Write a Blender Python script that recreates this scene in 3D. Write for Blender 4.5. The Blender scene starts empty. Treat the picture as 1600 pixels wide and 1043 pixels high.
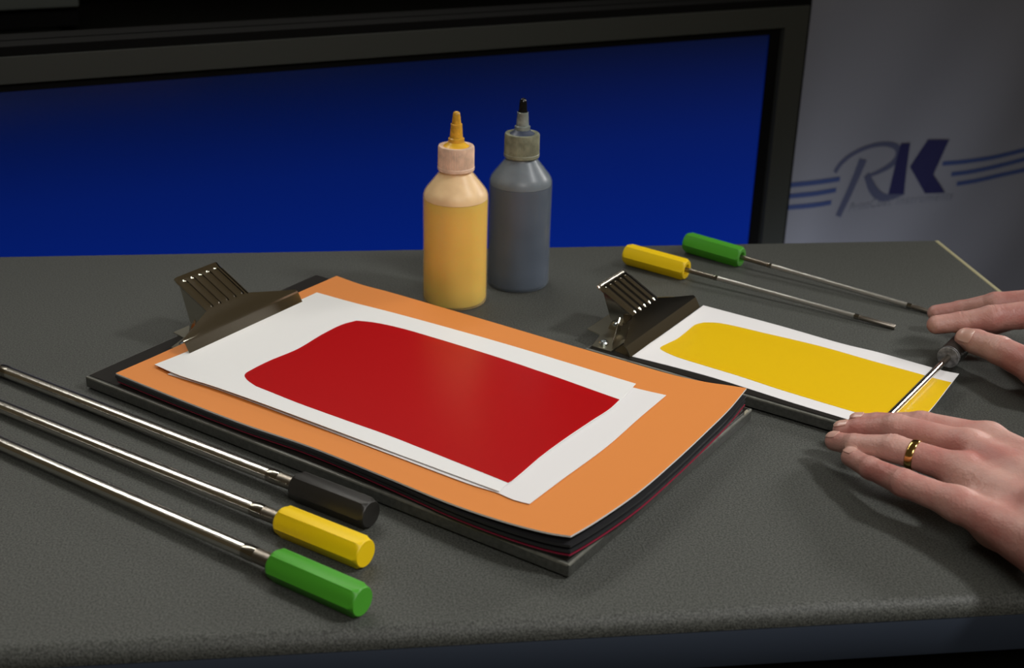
import bpy, bmesh, math, random
import numpy as np
from mathutils import Vector, Matrix
R = math.radians
C = bpy.context.scene.collection
random.seed(4)

# ------------------------------------------------------------------ camera, world, lights, exposure
W, H, F = 1600.0, 1043.0, 2052.55
PITCH, ROLL, CAMH = 0.4112872, 0.0290294, 0.506
CO = Vector((0, 0, CAMH))
_fw = Vector((0, math.cos(PITCH), -math.sin(PITCH)))
_up = Vector((0, math.sin(PITCH), math.cos(PITCH)))
_rt = Vector((1, 0, 0))
RT = _rt*math.cos(ROLL) + _up*math.sin(ROLL)
UP = -_rt*math.sin(ROLL) + _up*math.cos(ROLL)
cam = bpy.data.cameras.new('camera'); camo = bpy.data.objects.new('camera', cam); C.objects.link(camo)
camo.matrix_world = Matrix(((RT.x, UP.x, -_fw.x, CO.x), (RT.y, UP.y, -_fw.y, CO.y), (RT.z, UP.z, -_fw.z, CO.z), (0, 0, 0, 1)))
cam.sensor_width = 36; cam.sensor_fit = 'HORIZONTAL'; cam.lens = 36*F/W
cam.clip_start = .02; cam.clip_end = 50
cam.dof.use_dof = True; cam.dof.focus_distance = 1.10; cam.dof.aperture_fstop = 9.0
bpy.context.scene.camera = camo

world = bpy.data.worlds.new('world'); bpy.context.scene.world = world; world.use_nodes = True
world.node_tree.nodes['Background'].inputs[0].default_value = (1.0, .76, .42, 1)
world.node_tree.nodes['Background'].inputs[1].default_value = .050

def lamp(name, kind, loc, tgt, power, color, **kw):
    l = bpy.data.lights.new(name, kind); o = bpy.data.objects.new(name, l); C.objects.link(o)
    o.location = loc; o.rotation_euler = (Vector(tgt)-Vector(loc)).to_track_quat('-Z', 'Y').to_euler()
    l.energy = power; l.color = color
    for k, v in kw.items(): setattr(l, k, v)
    return o
lamp('key_spot', 'SPOT', (1.62, .60, 1.92), (.10, .86, 0), 136.0, (1, .985, .975), spot_size=R(34), spot_blend=1.0, shadow_soft_size=.16)
lamp('ceiling_tube', 'AREA', (-1.18, 1.95, 1.75), (-.80, 1.15, 0), 7.0, (1, .97, .90), shape='RECTANGLE', size=2.8, size_y=.06, spread=R(88))
lamp('front_fill', 'AREA', (0.30, -.35, 1.25), (0, 1.2, .1), 2.7, (1, .97, .93), shape='RECTANGLE', size=.6, size_y=.6, spread=R(90))  # added fill from the camera side for the bottles and handle faces
lamp('rod_streak_fill', 'AREA', (1.60, 2.08, .80), (.35, 1.03, 0), 2.4, (1, .97, .93), shape='RECTANGLE', size=.32, size_y=.32, spread=R(70))  # unseen light added for the streak along the held rod
lamp('banner_fill', 'AREA', (.50, 1.85, -.62), (.62, 2.52, -.42), .78, (.80, .86, 1), shape='RECTANGLE', size=.30, size_y=.20, spread=R(105))  # added fill hidden behind the bench, brightens the lower banner
vs = bpy.context.scene.view_settings
bpy.context.scene.display_settings.display_device = 'sRGB'
vs.view_transform = 'Standard'; vs.look = 'None'; vs.exposure = 0.0; vs.gamma = 1.0; vs.use_curve_mapping = False

# ------------------------------------------------------------------ measuring helpers
def ray(px, py): return _fw*F + RT*(px-W/2) - UP*(py-H/2)
def at(px, py, z=0.0):
    d = ray(px, py); return CO + d*((z-CO.z)/d.z)
def atf(px, py, zf):
    z = .02
    for _ in range(8):
        p = at(px, py, z); z = zf(p.x, p.y)
    return at(px, py, z)
class VPlane:
    def __init__(s, px, py, Y, ang):
        d = ray(px, py); s.P = CO + d*(Y/d.y); s.a = R(ang)
        s.u = Vector((math.cos(s.a), math.sin(s.a), 0)); s.n = Vector((math.sin(s.a), -math.cos(s.a), 0))
    def hit(s, px, py):
        d = ray(px, py); t = (s.P-CO).dot(s.n)/d.dot(s.n); p = CO+d*t-s.P
        return p.dot(s.u), p.z+s.P.z

# ------------------------------------------------------------------ materials
MATS = {}
def mat(name, col, rough=.5, metal=0, bump=0, bscale=200, var=0, vscale=30, spec=.5, coat=0, sss=0, alpha=1, trans=0, detail=2, vcol=None, anis=0, coatr=.1):
    if name in MATS: return MATS[name]
    m = bpy.data.materials.new(name); m.use_nodes = True; nt = m.node_tree; N = nt.nodes; L = nt.links
    b = N['Principled BSDF']
    b.inputs['Base Color'].default_value = (*col, 1); b.inputs['Roughness'].default_value = rough; b.inputs['Metallic'].default_value = metal
    b.inputs['Specular IOR Level'].default_value = spec; b.inputs['Coat Weight'].default_value = coat; b.inputs['Coat Roughness'].default_value = coatr
    b.inputs['Alpha'].default_value = alpha; b.inputs['Transmission Weight'].default_value = trans
    if sss:
        b.inputs['Subsurface Weight'].default_value = sss; b.inputs['Subsurface Radius'].default_value = (1, .35, .2); b.inputs['Subsurface Scale'].default_value = .004
    if bump or var:
        tc = N.new('ShaderNodeTexCoord')
    if bump:
        t = N.new('ShaderNodeTexNoise'); t.inputs['Scale'].default_value = bscale; t.inputs['Detail'].default_value = detail
        L.new(tc.outputs['Object'], t.inputs['Vector'])
        bp = N.new('ShaderNodeBump'); bp.inputs['Strength'].default_value = bump; bp.inputs['Distance'].default_value = .0006
        L.new(t.outputs['Fac'], bp.inputs['Height']); L.new(bp.outputs['Normal'], b.inputs['Normal'])
    if var:
        t = N.new('ShaderNodeTexNoise'); t.inputs['Scale'].default_value = vscale; t.inputs['Detail'].default_value = 4
        L.new(tc.outputs['Object'], t.inputs['Vector'])
        r = N.new('ShaderNodeValToRGB'); r.color_ramp.elements[0].position = .35; r.color_ramp.elements[1].position = .65
        c2 = vcol or tuple(min(1, c*(1+var)) for c in col); c1 = tuple(c*(1-var) for c in col) if vcol is None else col
        r.color_ramp.elements[0].color = (*c1, 1); r.color_ramp.elements[1].color = (*c2, 1)
        L.new(t.outputs['Fac'], r.inputs['Fac']); L.new(r.outputs['Color'], b.inputs['Base Color'])
    MATS[name] = m; return m
def emis(name, col, s):
    m = bpy.data.materials.new(name); m.use_nodes = True; N = m.node_tree.nodes
    b = N['Principled BSDF']; b.inputs['Base Color'].default_value = (0, 0, 0, 1)
    b.inputs['Emission Color'].default_value = (*col, 1); b.inputs['Emission Strength'].default_value = s
    MATS[name] = m; return m

laminate = mat('grey laminate', (.066, .069, .062), .48, bump=.6, bscale=1000, var=.50, vscale=700, spec=.28)
edge_dark = mat('dark laminate edge', (.035, .045, .042), .35, bump=.2, bscale=500)
edge_cream = mat('cream edge', (.40, .37, .22), .5)
fascia_m = mat('navy fascia', (.030, .040, .060), .45)
board_m = mat('charcoal board', (.050, .052, .046), .42, bump=.35, bscale=600, var=.2, vscale=300)
bevel_m = mat('worn board edge', (.13, .13, .11), .45, bump=.2, bscale=400, var=.2, vscale=120)
rubber_m = mat('black rubber bed', (.016, .014, .012), .32)
chip_m = mat('chipped board', (.33, .30, .22), .7)
black_sheet = mat('black backing sheet', (.020, .020, .022), .38)
crimson_m = mat('crimson sheet', (.22, .012, .035), .45)
orange_m = mat('orange card', (.70, .232, .042), .55, bump=.05, bscale=60)
core_m = mat('white card core', (.80, .79, .76), .7)
paper_m = mat('white coated paper', (.80, .80, .79), .42, bump=.04, bscale=40)
paper2_m = mat('white plain paper', (.76, .75, .75), .5, bump=.05, bscale=50)
red_m = mat('red ink film', (.42, .002, .004), .28, bump=.06, bscale=25, spec=.35, coat=.0, coatr=.15)
yel_m = mat('yellow ink film', (.74, .47, .0), .36, bump=.04, bscale=25)
chrome = mat('nickel plated steel', (.66, .62, .54), .13, 1)
chrome2 = mat('bare zinc plate', (.60, .57, .46), .30, 1, bump=.05, bscale=200)
steel = mat('stainless rod', (.72, .70, .66), .20, 1)
def fine_winding(m, aniso, rot):
    N = m.node_tree.nodes; b = N['Principled BSDF']; t = N.new('ShaderNodeTangent'); t.direction_type = 'RADIAL'; t.axis = 'X'
    m.node_tree.links.new(t.outputs[0], b.inputs['Tangent']); b.inputs['Anisotropic'].default_value = aniso; b.inputs['Anisotropic Rotation'].default_value = rot

steel_thin = mat('fine wire wound rod', (.80, .79, .76), .36, 1)
steel_dull = mat('dull stainless', (.30, .27, .23), .36, 1, bump=.08, bscale=600)
ferrule_m = mat('clear resin ferrule', (.34, .32, .28), .20, 1)
zinc = mat('zinc screw', (.55, .60, .62), .25, 1)
hblack = mat('black handle plastic', (.018, .017, .015), .40, bump=.1, bscale=150)
hgrey = mat('scuffed black plastic', (.20, .20, .20), .55, bump=.4, bscale=400, var=.4, vscale=250)
hyellow = mat('yellow handle plastic', (.86, .58, .0), .42, bump=.06, bscale=150)
hgreen = mat('green handle plastic', (.060, .33, .018), .42, bump=.06, bscale=150)
skin = mat('skin', (.50, .235, .165), .46, bump=.0, sss=.18, var=.2, vscale=26)
nailm = mat('fingernail', (.62, .37, .31), .24, sss=.1)
gold = mat('gold', (.78, .52, .18), .16, 1)
bezel_m = mat('grey tv bezel', (.055, .060, .054), .5, bump=.1, bscale=300)
tvblack = mat('black tv body', (.004, .004, .004), .7, spec=.15)
banner_m = mat('white banner fabric', (.27, .275, .31), .75, bump=.2, bscale=30)
navy_m = mat('navy print', (.018, .018, .09), .75)
slate_m = mat('slate blue print', (.09, .10, .17), .75)
stripe_m = mat('blue stripe print', (.05, .08, .22), .75)
faint_m = mat('faint grey print', (.19, .20, .24), .75)
wall_m = mat('dark wall', (.004, .004, .0015), .9, spec=.1)
floor_m = mat('dark floor', (.03, .028, .026), .6, bump=.1, bscale=20)
shelf_m = mat('dark shelf', (.003, .0035, .0025), .7, spec=.15)
greybox_m = mat('grey equipment casing', (.16, .18, .17), .5)

# skin gets fine wrinkles, veins and reddish patches
def dress_skin():
    nt = skin.node_tree; N = nt.nodes; L = nt.links; b = N['Principled BSDF']
    tc = N.new('ShaderNodeTexCoord')
    v = N.new('ShaderNodeTexVoronoi'); v.inputs['Scale'].default_value = 520
    n = N.new('ShaderNodeTexNoise'); n.inputs['Scale'].default_value = 95; n.inputs['Detail'].default_value = 6
    for t in (v, n): L.new(tc.outputs['Object'], t.inputs['Vector'])
    n.inputs['Distortion'].default_value = 1.2
    a = N.new('ShaderNodeMath'); a.operation = 'MULTIPLY_ADD'; a.inputs[1].default_value = .25
    L.new(v.outputs['Distance'], a.inputs[0]); L.new(n.outputs['Fac'], a.inputs[2])
    bp = N.new('ShaderNodeBump'); bp.inputs['Strength'].default_value = .50; bp.inputs['Distance'].default_value = .0013
    L.new(a.outputs[0], bp.inputs['Height']); L.new(bp.outputs['Normal'], b.inputs['Normal'])
    r = [x for x in N if x.type == 'VALTORGB'][0]
    r.color_ramp.elements[0].color = (.42, .165, .138, 1); r.color_ramp.elements[1].color = (.54, .31, .26, 1)
dress_skin()

# ------------------------------------------------------------------ object helpers
def link_mesh(name, bm, ms, parent=None, loc=(0, 0, 0), rz=0, smooth=None, mtx=None):
    me = bpy.data.meshes.new(name); bm.to_mesh(me); bm.free()
    for m in (ms if isinstance(ms, (list, tuple)) else [ms]): me.materials.append(m)
    o = bpy.data.objects.new(name, me); C.objects.link(o)
    if smooth is not None:
        me.polygons.foreach_set('use_smooth', [True]*len(me.polygons))
        if smooth < 179: me.set_sharp_from_angle(angle=R(smooth))
    if mtx is not None: o.matrix_world = mtx
    else: o.location = loc; o.rotation_euler = (0, 0, rz)
    if parent: o.parent = parent
    return o
def tag(o, label, cat, group=None, kind=None):
    if label: o['label'] = label
    if cat: o['category'] = cat
    if group: o['group'] = group
    if kind: o['kind'] = kind
    return o
def thing(name, label, cat, loc=(0, 0, 0), rz=0, group=None, mtx=None):
    o = bpy.data.objects.new(name, None); C.objects.link(o); o.empty_display_size = .02
    if mtx is not None: o.matrix_world = mtx
    else: o.location = loc; o.rotation_euler = (0, 0, rz)
    return tag(o, label, cat, group)
def struct(o): o['kind'] = 'structure'; return o
def abox(bm, lo, hi, mi=0, bev=0, seg=2):
    vs_ = [bm.verts.new((x, y, z)) for x in (lo[0], hi[0]) for y in (lo[1], hi[1]) for z in (lo[2], hi[2])]
    fs = [(0, 1, 3, 2), (4, 6, 7, 5), (0, 4, 5, 1), (2, 3, 7, 6), (0, 2, 6, 4), (1, 5, 7, 3)]
    F_ = [bm.faces.new([vs_[i] for i in f]) for f in fs]
    for f in F_: f.material_index = mi
    if bev:
        es = list({e for f in F_ for e in f.edges})
        bmesh.ops.bevel(bm, geom=es, offset=bev, segments=seg, affect='EDGES', profile=.5)
def box(name, lo, hi, m, parent=None, bev=0, **kw):
    bm = bmesh.new(); abox(bm, lo, hi, 0, bev); return link_mesh(name, bm, m, parent, smooth=35 if bev else None, **kw)
def prism(bm, pts, z0, z1, mi=0):
    a = [bm.verts.new((p[0], p[1], z0)) for p in pts]; b = [bm.verts.new((p[0], p[1], z1)) for p in pts]
    n = len(pts)
    f = [bm.faces.new(a[::-1]), bm.faces.new(b)] + [bm.faces.new((a[i], a[(i+1) % n], b[(i+1) % n], b[i])) for i in range(n)]
    for q in f: q.material_index = mi
    return f
def lathe(bm, prof, n=48, mi=0, rib=None):
    rings = []
    for r, z in prof:
        ring = []
        for i in range(n):
            a = 2*math.pi*i/n; rr = r
            if rib and rib[0] < z < rib[1] and i % 2: rr = r-rib[2]
            ring.append(bm.verts.new((rr*math.cos(a), rr*math.sin(a), z)))
        rings.append(ring)
    for a, b in zip(rings, rings[1:]):
        for i in range(n):
            f = bm.faces.new((a[i], a[(i+1) % n], b[(i+1) % n], b[i])); f.material_index = mi
    bm.faces.new(rings[0][::-1]).material_index = mi; bm.faces.new(rings[-1]).material_index = mi
def plate(bm, pts, nrm, th, mi=0):
    """a sheet-metal plate: polygon of 3D points, thickness th along nrm"""
    nrm = Vector(nrm).normalized()*th
    a = [bm.verts.new(p) for p in pts]; b = [bm.verts.new(Vector(p)+nrm) for p in pts]; n = len(pts)
    bm.faces.new(a[::-1]); bm.faces.new(b)
    for i in range(n): bm.faces.new((a[i], a[(i+1) % n], b[(i+1) % n], b[i]))
def tube(bm, pts, rs, n=16, cap=True, mi=0):
    pts = [Vector(p) for p in pts]
    if not isinstance(rs, (list, tuple)): rs = [rs]*len(pts)
    t0 = (pts[1]-pts[0]).normalized(); ref = Vector((0, 0, 1)) if abs(t0.z) < .9 else Vector((1, 0, 0))
    rings = []
    for i, p in enumerate(pts):
        t = (pts[min(i+1, len(pts)-1)]-pts[max(i-1, 0)]).normalized()
        a = t.cross(ref).normalized(); b = a.cross(t)
        rings.append([bm.verts.new(p+(a*math.cos(2*math.pi*k/n)+b*math.sin(2*math.pi*k/n))*rs[i]) for k in range(n)])
    for a, b in zip(rings, rings[1:]):
        for k in range(n): bm.faces.new((a[k], a[(k+1) % n], b[(k+1) % n], b[k])).material_index = mi
    if cap: bm.faces.new(rings[0][::-1]).material_index = mi; bm.faces.new(rings[-1]).material_index = mi
def fixn(bm): bmesh.ops.recalc_face_normals(bm, faces=bm.faces[:])

# ------------------------------------------------------------------ room shell
fl = struct(box('floor', (-3, -1.2, -.95), (3.2, 4, -.9), floor_m))
struct(box('wall_back', (-3, 3.6, -.9), (3.2, 3.7, 2.2), wall_m))

# ------------------------------------------------------------------ workbench
TA = R(7.8); TU = Vector((math.cos(TA), math.sin(TA), 0)); TV = Vector((-TU.y, TU.x, 0))
TC = at(1460, 376, 0)                                   # far right corner of the top
fr = at(800, 962, 0)
depth = (TC-fr).dot(TV)
table = thing('workbench', 'long workbench with speckled grey laminate top carrying both clip boards', 'table', (TC.x, TC.y, -.90), TA)
def table_top():
    bm = bmesh.new(); L0 = -1.75; rr = .0105; th = .0125
    prof = [(0, 0), (0, -th)]
    prof = [(0, -th), (0, 0)]                           # (v, z) from the back bottom, over the top, round the front edge
    for i in range(9):
        a = R(90*i/8); prof.append((-depth-rr*math.sin(a), -rr+rr*math.cos(a)))
    prof += [(-depth-rr, -th)]
    A = [bm.verts.new((L0, v, z+.90)) for v, z in prof]; B = [bm.verts.new((0, v, z+.90)) for v, z in prof]
    n = len(prof)
    for i in range(n): bm.faces.new((A[i], A[(i+1) % n], B[(i+1) % n], B[i]))
    bm.faces.new(A); bm.faces.new(B[::-1]); fixn(bm)
    return bm
link_mesh('table_top', table_top(), laminate, table, smooth=30)
bm = bmesh.new(); abox(bm, (0.0002, -depth-.008, .8875), (.0055, .0006, .9003), 0, .0007, 1)
tag(link_mesh('edge_strip', bm, edge_cream, table, smooth=35), 'cream edge strip along the right end', None)
FR = -depth-.0095
box('front_rail', (-1.74, FR-.001, .858), (-.002, FR+.018, .8870), fascia_m, table, .001)
box('core_board', (-1.74, FR+.018, .858), (-.002, -.012, .8875), shelf_m, table)
box('side_panel', (-.030, FR+.02, .0), (-.005, -.02, .858), shelf_m, table)
box('side_panel', (-1.74, FR+.02, .0), (-1.715, -.02, .858), shelf_m, table)
box('lower_panel', (-1.715, FR+.05, .0), (-.030, FR+.07, .858), shelf_m, table)

# ------------------------------------------------------------------ television
TVP = VPlane(1178, 375, 2.15, 27)
def tvrect(pxs): return [TVP.hit(*p) for p in pxs]
(sx0, sz0) = TVP.hit(0, 142); (sx1, sz1) = TVP.hit(1197, 56)
zscr = (sz0+sz1)/2; xr = TVP.hit(1186, 215)[0]
xb = TVP.hit(1201, 215)[0]; xo = TVP.hit(1235, 215)[0]; xe = TVP.hit(1241, 215)[0]
zb = (TVP.hit(0, 130)[1]+TVP.hit(1200, 42)[1])/2; zo = (TVP.hit(0, 84)[1]+TVP.hit(1200, 13)[1])/2; ze = (TVP.hit(0, 68)[1]+TVP.hit(1200, 2)[1])/2
xl = xr-1.42; hgt = .80; zl = zscr-hgt
tv = thing('television', 'large flat television with plain blue screen in grey bezel behind the workbench', 'television', (TVP.P.x, TVP.P.y, 0), TVP.a)
def frame(name, x0, x1, z0, z1, X0, X1, Z0, Z1, y0, y1, m):
    bm = bmesh.new()
    for lo, hi in (((X0, y0, z1), (X1, y1, Z1)), ((X0, y0, Z0), (X1, y1, z0)), ((X0, y0, z0), (x0, y1, z1)), ((x1, y0, z0), (X1, y1, z1))):
        abox(bm, lo, hi)
    bmesh.ops.remove_doubles(bm, verts=bm.verts[:], dist=1e-6)
    return link_mesh(name, bm, m, tv)
db = xb-xr; do = xo-xr; de = xe-xr
frame('inner_frame', xl, xr, zl, zscr, xl-db, xb, zl-db, zb, -.002, .03, tvblack)
frame('bezel', xl-db, xb, zl-db, zb, xl-do, xo, zl-do, zo, -.012, .03, bezel_m)
frame('outer_rim', xl-do, xo, zl-do, zo, xl-de, xe, zl-de, ze, -.006, .035, tvblack)
box('back_shell', (xl-de, .030, zl-de), (xe, .075, ze), tvblack, tv)
# the stand hides behind the bench
box('stand', (xl+.45, .02, -.90), (xl+.85, .10, zl-de), tvblack, tv)
box('stand_foot', (xl+.25, -.12, -.90), (xl+1.05, .25, -.885), tvblack, tv)
def screen_mat():
    m = bpy.data.materials.new('blue screen painted falloff'); m.use_nodes = True; N = m.node_tree.nodes; L = m.node_tree.links
    b = N['Principled BSDF']; b.inputs['Base Color'].default_value = (.004, .004, .006, 1); b.inputs['Roughness'].default_value = .25
    tc = N.new('ShaderNodeTexCoord'); sp = N.new('ShaderNodeSeparateXYZ'); L.new(tc.outputs['Object'], sp.inputs[0])
    mr = N.new('ShaderNodeMapRange'); mr.inputs['From Min'].default_value = zscr; mr.inputs['From Max'].default_value = zscr-.34  # viewing-angle falloff painted into the emission, dimmer towards the top
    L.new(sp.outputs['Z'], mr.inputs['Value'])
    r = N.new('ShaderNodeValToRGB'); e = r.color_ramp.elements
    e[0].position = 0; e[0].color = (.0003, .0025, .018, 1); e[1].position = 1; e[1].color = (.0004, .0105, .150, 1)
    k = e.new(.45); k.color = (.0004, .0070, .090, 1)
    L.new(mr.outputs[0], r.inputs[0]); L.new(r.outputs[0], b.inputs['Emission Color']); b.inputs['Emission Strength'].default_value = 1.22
    return m
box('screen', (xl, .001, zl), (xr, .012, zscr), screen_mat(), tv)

# dim shelf and boxes above the television
SH = VPlane(600, 20, 2.55, 27)
sz = SH.hit(300, 50)[1]
sh = thing('wall_shelf', 'dark shelf standing back in the gloom above the television', 'shelf', (SH.P.x, SH.P.y, 0), SH.a)
box('shelf_board', (-1.4, 0, sz-.03), (1.0, .35, sz), shelf_m, sh)
for x in (-1.38, .97): box('upright', (x, 0, -.9), (x+.02, .35, sz-.03), shelf_m, sh)
x0 = SH.hit(0, 10)[0]; x1 = SH.hit(129, 10)[0]; xk = SH.hit(97, 44)[0]; zt = SH.hit(60, 19)[1]
ex = thing('equipment_case', 'grey box of equipment on dark base at the top left, above the television', 'box', (SH.P.x, SH.P.y, sz), SH.a)
box('base', (x0-.4, .02, .0), (xk, .25, .012), greybox_m if False else shelf_m, ex)
box('casing', (x0-.4, .03, zt-sz), (x1, .25, zt-sz+.16), greybox_m, ex, .004)
box('middle_tray', (x0-.4, .06, .012), (x1, .25, zt-sz), tvblack, ex)

# ------------------------------------------------------------------ banner with printed logo
BP = VPlane(1240, 300, 2.36, 26)
def wav(x, z): return .006*math.sin(9*x+5*z+.4)+.004*math.sin(21*x-14*z)+.003*math.sin(5*z-17*x+1)
banner = thing('banner', 'pale blue-grey fabric banner with blue RK logo and stripes right of the television', 'banner', (BP.P.x, BP.P.y, 0), BP.a)
bx0 = BP.hit(1205, 300)[0]; bx1 = bx0+.80; bz0 = -.9; bz1 = .62
bm = bmesh.new(); nx, nz = 60, 90
g = {}
for s, off in ((0, 0), (1, .0015)):
    for i in range(nx+1):
        for j in range(nz+1):
            x = bx0+(bx1-bx0)*i/nx; z = bz0+(bz1-bz0)*j/nz
            g[s, i, j] = bm.verts.new((x, wav(x, z)+off, z))
for i in range(nx):
    for j in range(nz):
        bm.faces.new((g[0, i, j], g[0, i+1, j], g[0, i+1, j+1], g[0, i, j+1])); bm.faces.new((g[1, i, j], g[1, i, j+1], g[1, i+1, j+1], g[1, i+1, j]))
link_mesh('fabric', bm, banner_m, banner, smooth=180)
bm = bmesh.new(); tube(bm, [(bx0, 0, bz1+.008), (bx1, 0, bz1+.008)], .010, 12); link_mesh('top_rail', bm, steel_dull, banner, smooth=40)
box('stand_base', (bx0, -.05, -.9), (bx1, .09, -.885), steel_dull, banner)
def LP(X, Y): return BP.hit(1200+X/4, 180+Y/4)
def print_strip(pts, ws):
    """a printed brush stroke: centre line in the plane of the banner with widths"""
    P = [Vector((*LP(*p),)) for p in pts]; sc = (LP(400, 0)[0]-LP(0, 0)[0])/400
    Q = []; n = len(P)
    for i in range(n-1):
        p0, p1, p2, p3 = P[max(i-1, 0)], P[i], P[i+1], P[min(i+2, n-1)]
        for k in range(10):
            t = k/10; Q.append((.5*((2*p1)+(p2-p0)*t+(2*p0-5*p1+4*p2-p3)*t*t+(3*p1-p0-3*p2+p3)*t**3), ws[i]*(1-t)+ws[i+1]*t))
    Q.append((P[-1], ws[-1]))
    bm = bmesh.new(); prev = None
    for i, (p, w) in enumerate(Q):
        d = (Q[min(i+1, len(Q)-1)][0]-Q[max(i-1, 0)][0]).normalized(); nn = Vector((-d.y, d.x))*w*sc/2
        row = [bm.verts.new((q.x, wav(q.x, q.y)-.0008, q.y)) for q in (p-nn, p-nn*.3, p+nn*.3, p+nn)]
        if prev:
            for k in range(3): bm.faces.new((prev[k], row[k], row[k+1], prev[k+1]))
        prev = row
    fixn(bm)
    return bm
def print_poly(px, bm=None):
    bm = bm or bmesh.new()
    P = [LP(*p) for p in px]
    es = [bm.verts.new((x, 0, z)) for x, z in P]
    f = bm.faces.new(es)
    r = bmesh.ops.triangulate(bm, faces=[f])
    bmesh.ops.subdivide_edges(bm, edges=bm.edges[:], cuts=3, use_grid_fill=True)
    for v in bm.verts: v.co.y = wav(v.co.x, v.co.z)-.0016
    bmesh.ops.recalc_face_normals(bm, faces=bm.faces[:])
    return bm
for pts in ([(60, 446), (120, 437), (280, 415), (437, 392)], [(60, 511), (120, 503), (270, 483), (412, 460)], [(60, 577), (110, 571), (250, 555), (380, 537)],
            [(1090, 302), (1250, 280), (1430, 252), (1600, 214), (1800, 165)], [(1138, 366), (1290, 342), (1450, 310), (1600, 272), (1800, 225)], [(1172, 425), (1300, 405), (1450, 372), (1600, 337), (1800, 285)]):
    link_mesh('logo_stripe', print_strip(pts, [25]*len(pts)), stripe_m, banner)
lr = link_mesh('logo_letter_r', print_strip([(595, 275), (560, 360), (500, 490), (430, 628)], [62, 56, 52, 46]), slate_m, banner)
link_mesh('letter_stroke', print_strip([(405, 352), (450, 292), (530, 235), (640, 195), (750, 186), (825, 208), (838, 262), (795, 318), (710, 362), (610, 392)], [26, 26, 24, 22, 26, 34, 42, 36, 24, 14]), slate_m, lr)
link_mesh('letter_stroke', print_strip([(625, 375), (660, 445), (700, 500), (750, 525), (800, 518), (870, 495)], [36, 52, 52, 44, 34, 12]), slate_m, lr)
bmk = bmesh.new()
lk = link_mesh('logo_letter_k', print_poly([(852, 186), (912, 182), (866, 500), (774, 502)]), navy_m, banner)
link_mesh('letter_stroke', print_poly([(1016, 158), (1132, 152), (1008, 326), (1102, 482), (985, 490), (908, 330)]), navy_m, lk)
# one line of very small lettering under the logo
try:
    cu = bpy.data.curves.new('small', 'FONT'); cu.body = 'PrintCoat Instruments'; cu.size = .0165; cu.shear = .3; cu.extrude = .0; cu.space_character = 1.15
    to = bpy.data.objects.new('small', cu); C.objects.link(to); bpy.context.view_layer.update()
    me = bpy.data.meshes.new_from_object(to.evaluated_get(bpy.context.evaluated_depsgraph_get())); bpy.data.objects.remove(to)
    xs = [v.co.x for v in me.vertices]; a = Vector(LP(500, 608)); b = Vector(LP(1150, 520)); L_ = (b-a).length; k = L_/max(xs); dd = (b-a).normalized(); nn = Vector((-dd.y, dd.x))
    for v in me.vertices:
        q = a+dd*v.co.x*k+nn*v.co.y*k; v.co = (q.x, wav(q.x, q.y)-.0008, q.y)
    me.materials.clear(); me.materials.append(faint_m)
    o = bpy.data.objects.new('logo_caption', me); C.objects.link(o); o.parent = banner
except Exception as e: print('caption', e)

# ------------------------------------------------------------------ boards
T = .012
def quadboard(name, label, A, B, Cc, D, cat='board', chip=False, z0=.0025):
    ctr = (A+B+Cc+D)/4; th = thing(name, label, cat, (ctr.x, ctr.y, 0))
    P = [A-ctr, D-ctr, Cc-ctr, B-ctr]
    bm = bmesh.new(); f = prism(bm, [(p.x, p.y) for p in P], z0, T)
    fixn(bm)
    te = [e for e in bm.edges if all(abs(v.co.z-T) < 1e-6 for v in e.verts)]
    r = bmesh.ops.bevel(bm, geom=te, offset=.0016, segments=2, affect='EDGES', profile=.5)
    for q in r['faces']: q.material_index = 1
    ve = [e for e in bm.edges if abs(e.verts[0].co.z-e.verts[1].co.z) > .004]
    bmesh.ops.bevel(bm, geom=ve, offset=.0015, segments=2, affect='EDGES', profile=.5)
    link_mesh('board_slab', bm, [board_m, bevel_m], th, smooth=30)
    def ins(d):
        n = len(P); out = []
        for i in range(n):
            a = (P[i]-P[i-1]).normalized(); b = (P[(i+1) % n]-P[i]).normalized(); q = P[i]-a*0
            out.append(P[i]-a*d+b*d)
        return out
    bm = bmesh.new(); prism(bm, [(p.x, p.y) for p in ins(.003)], T-.0005, T+.0006); fixn(bm)
    link_mesh('rubber_bed', bm, rubber_m, th)
    for p in ins(.03):
        bm = bmesh.new(); lathe(bm, [(.0085, 0), (.009, .0006), (.009, z0)], 20)
        link_mesh('rubber_foot', bm, rubber_m, th, loc=(p.x, p.y, 0), smooth=40)
    if chip:
        c = P[2]; a = (P[1]-P[2]).normalized(); b = (P[3]-P[2]).normalized()
        bm = bmesh.new(); prism(bm, [tuple((c+a*.0155+b*.0006)[:2]), tuple((c+a*.010+b*.0030)[:2]), tuple((c+a*.005+b*.0034)[:2]), tuple((c+a*.0065+b*.0008)[:2])], T-.0012, T+.0004); fixn(bm)
        link_mesh('chipped_edge', bm, chip_m, th)
    return th, ctr
A_, B_, C_, D_ = at(132.5, 587, T), at(494, 427.5, T), at(1176, 638, T), at(889, 882.5, T)
quadboard('coating_board', 'large charcoal impression board under the orange card and red coated paper', A_, B_, C_, D_, chip=True)
# small board: left front corner and front edge are seen, the rest lies under its paper
sA = at(914, 544, T); sdir = (at(1325, 664, T)-sA).normalized(); sper = Vector((-sdir.y, sdir.x, 0))
sD = sA+sdir*.288; quadboard('coating_board', 'small charcoal impression board under the yellow coated paper beside the hands', sA, sA+sper*.158, sD+sper*.158, sD)

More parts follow.
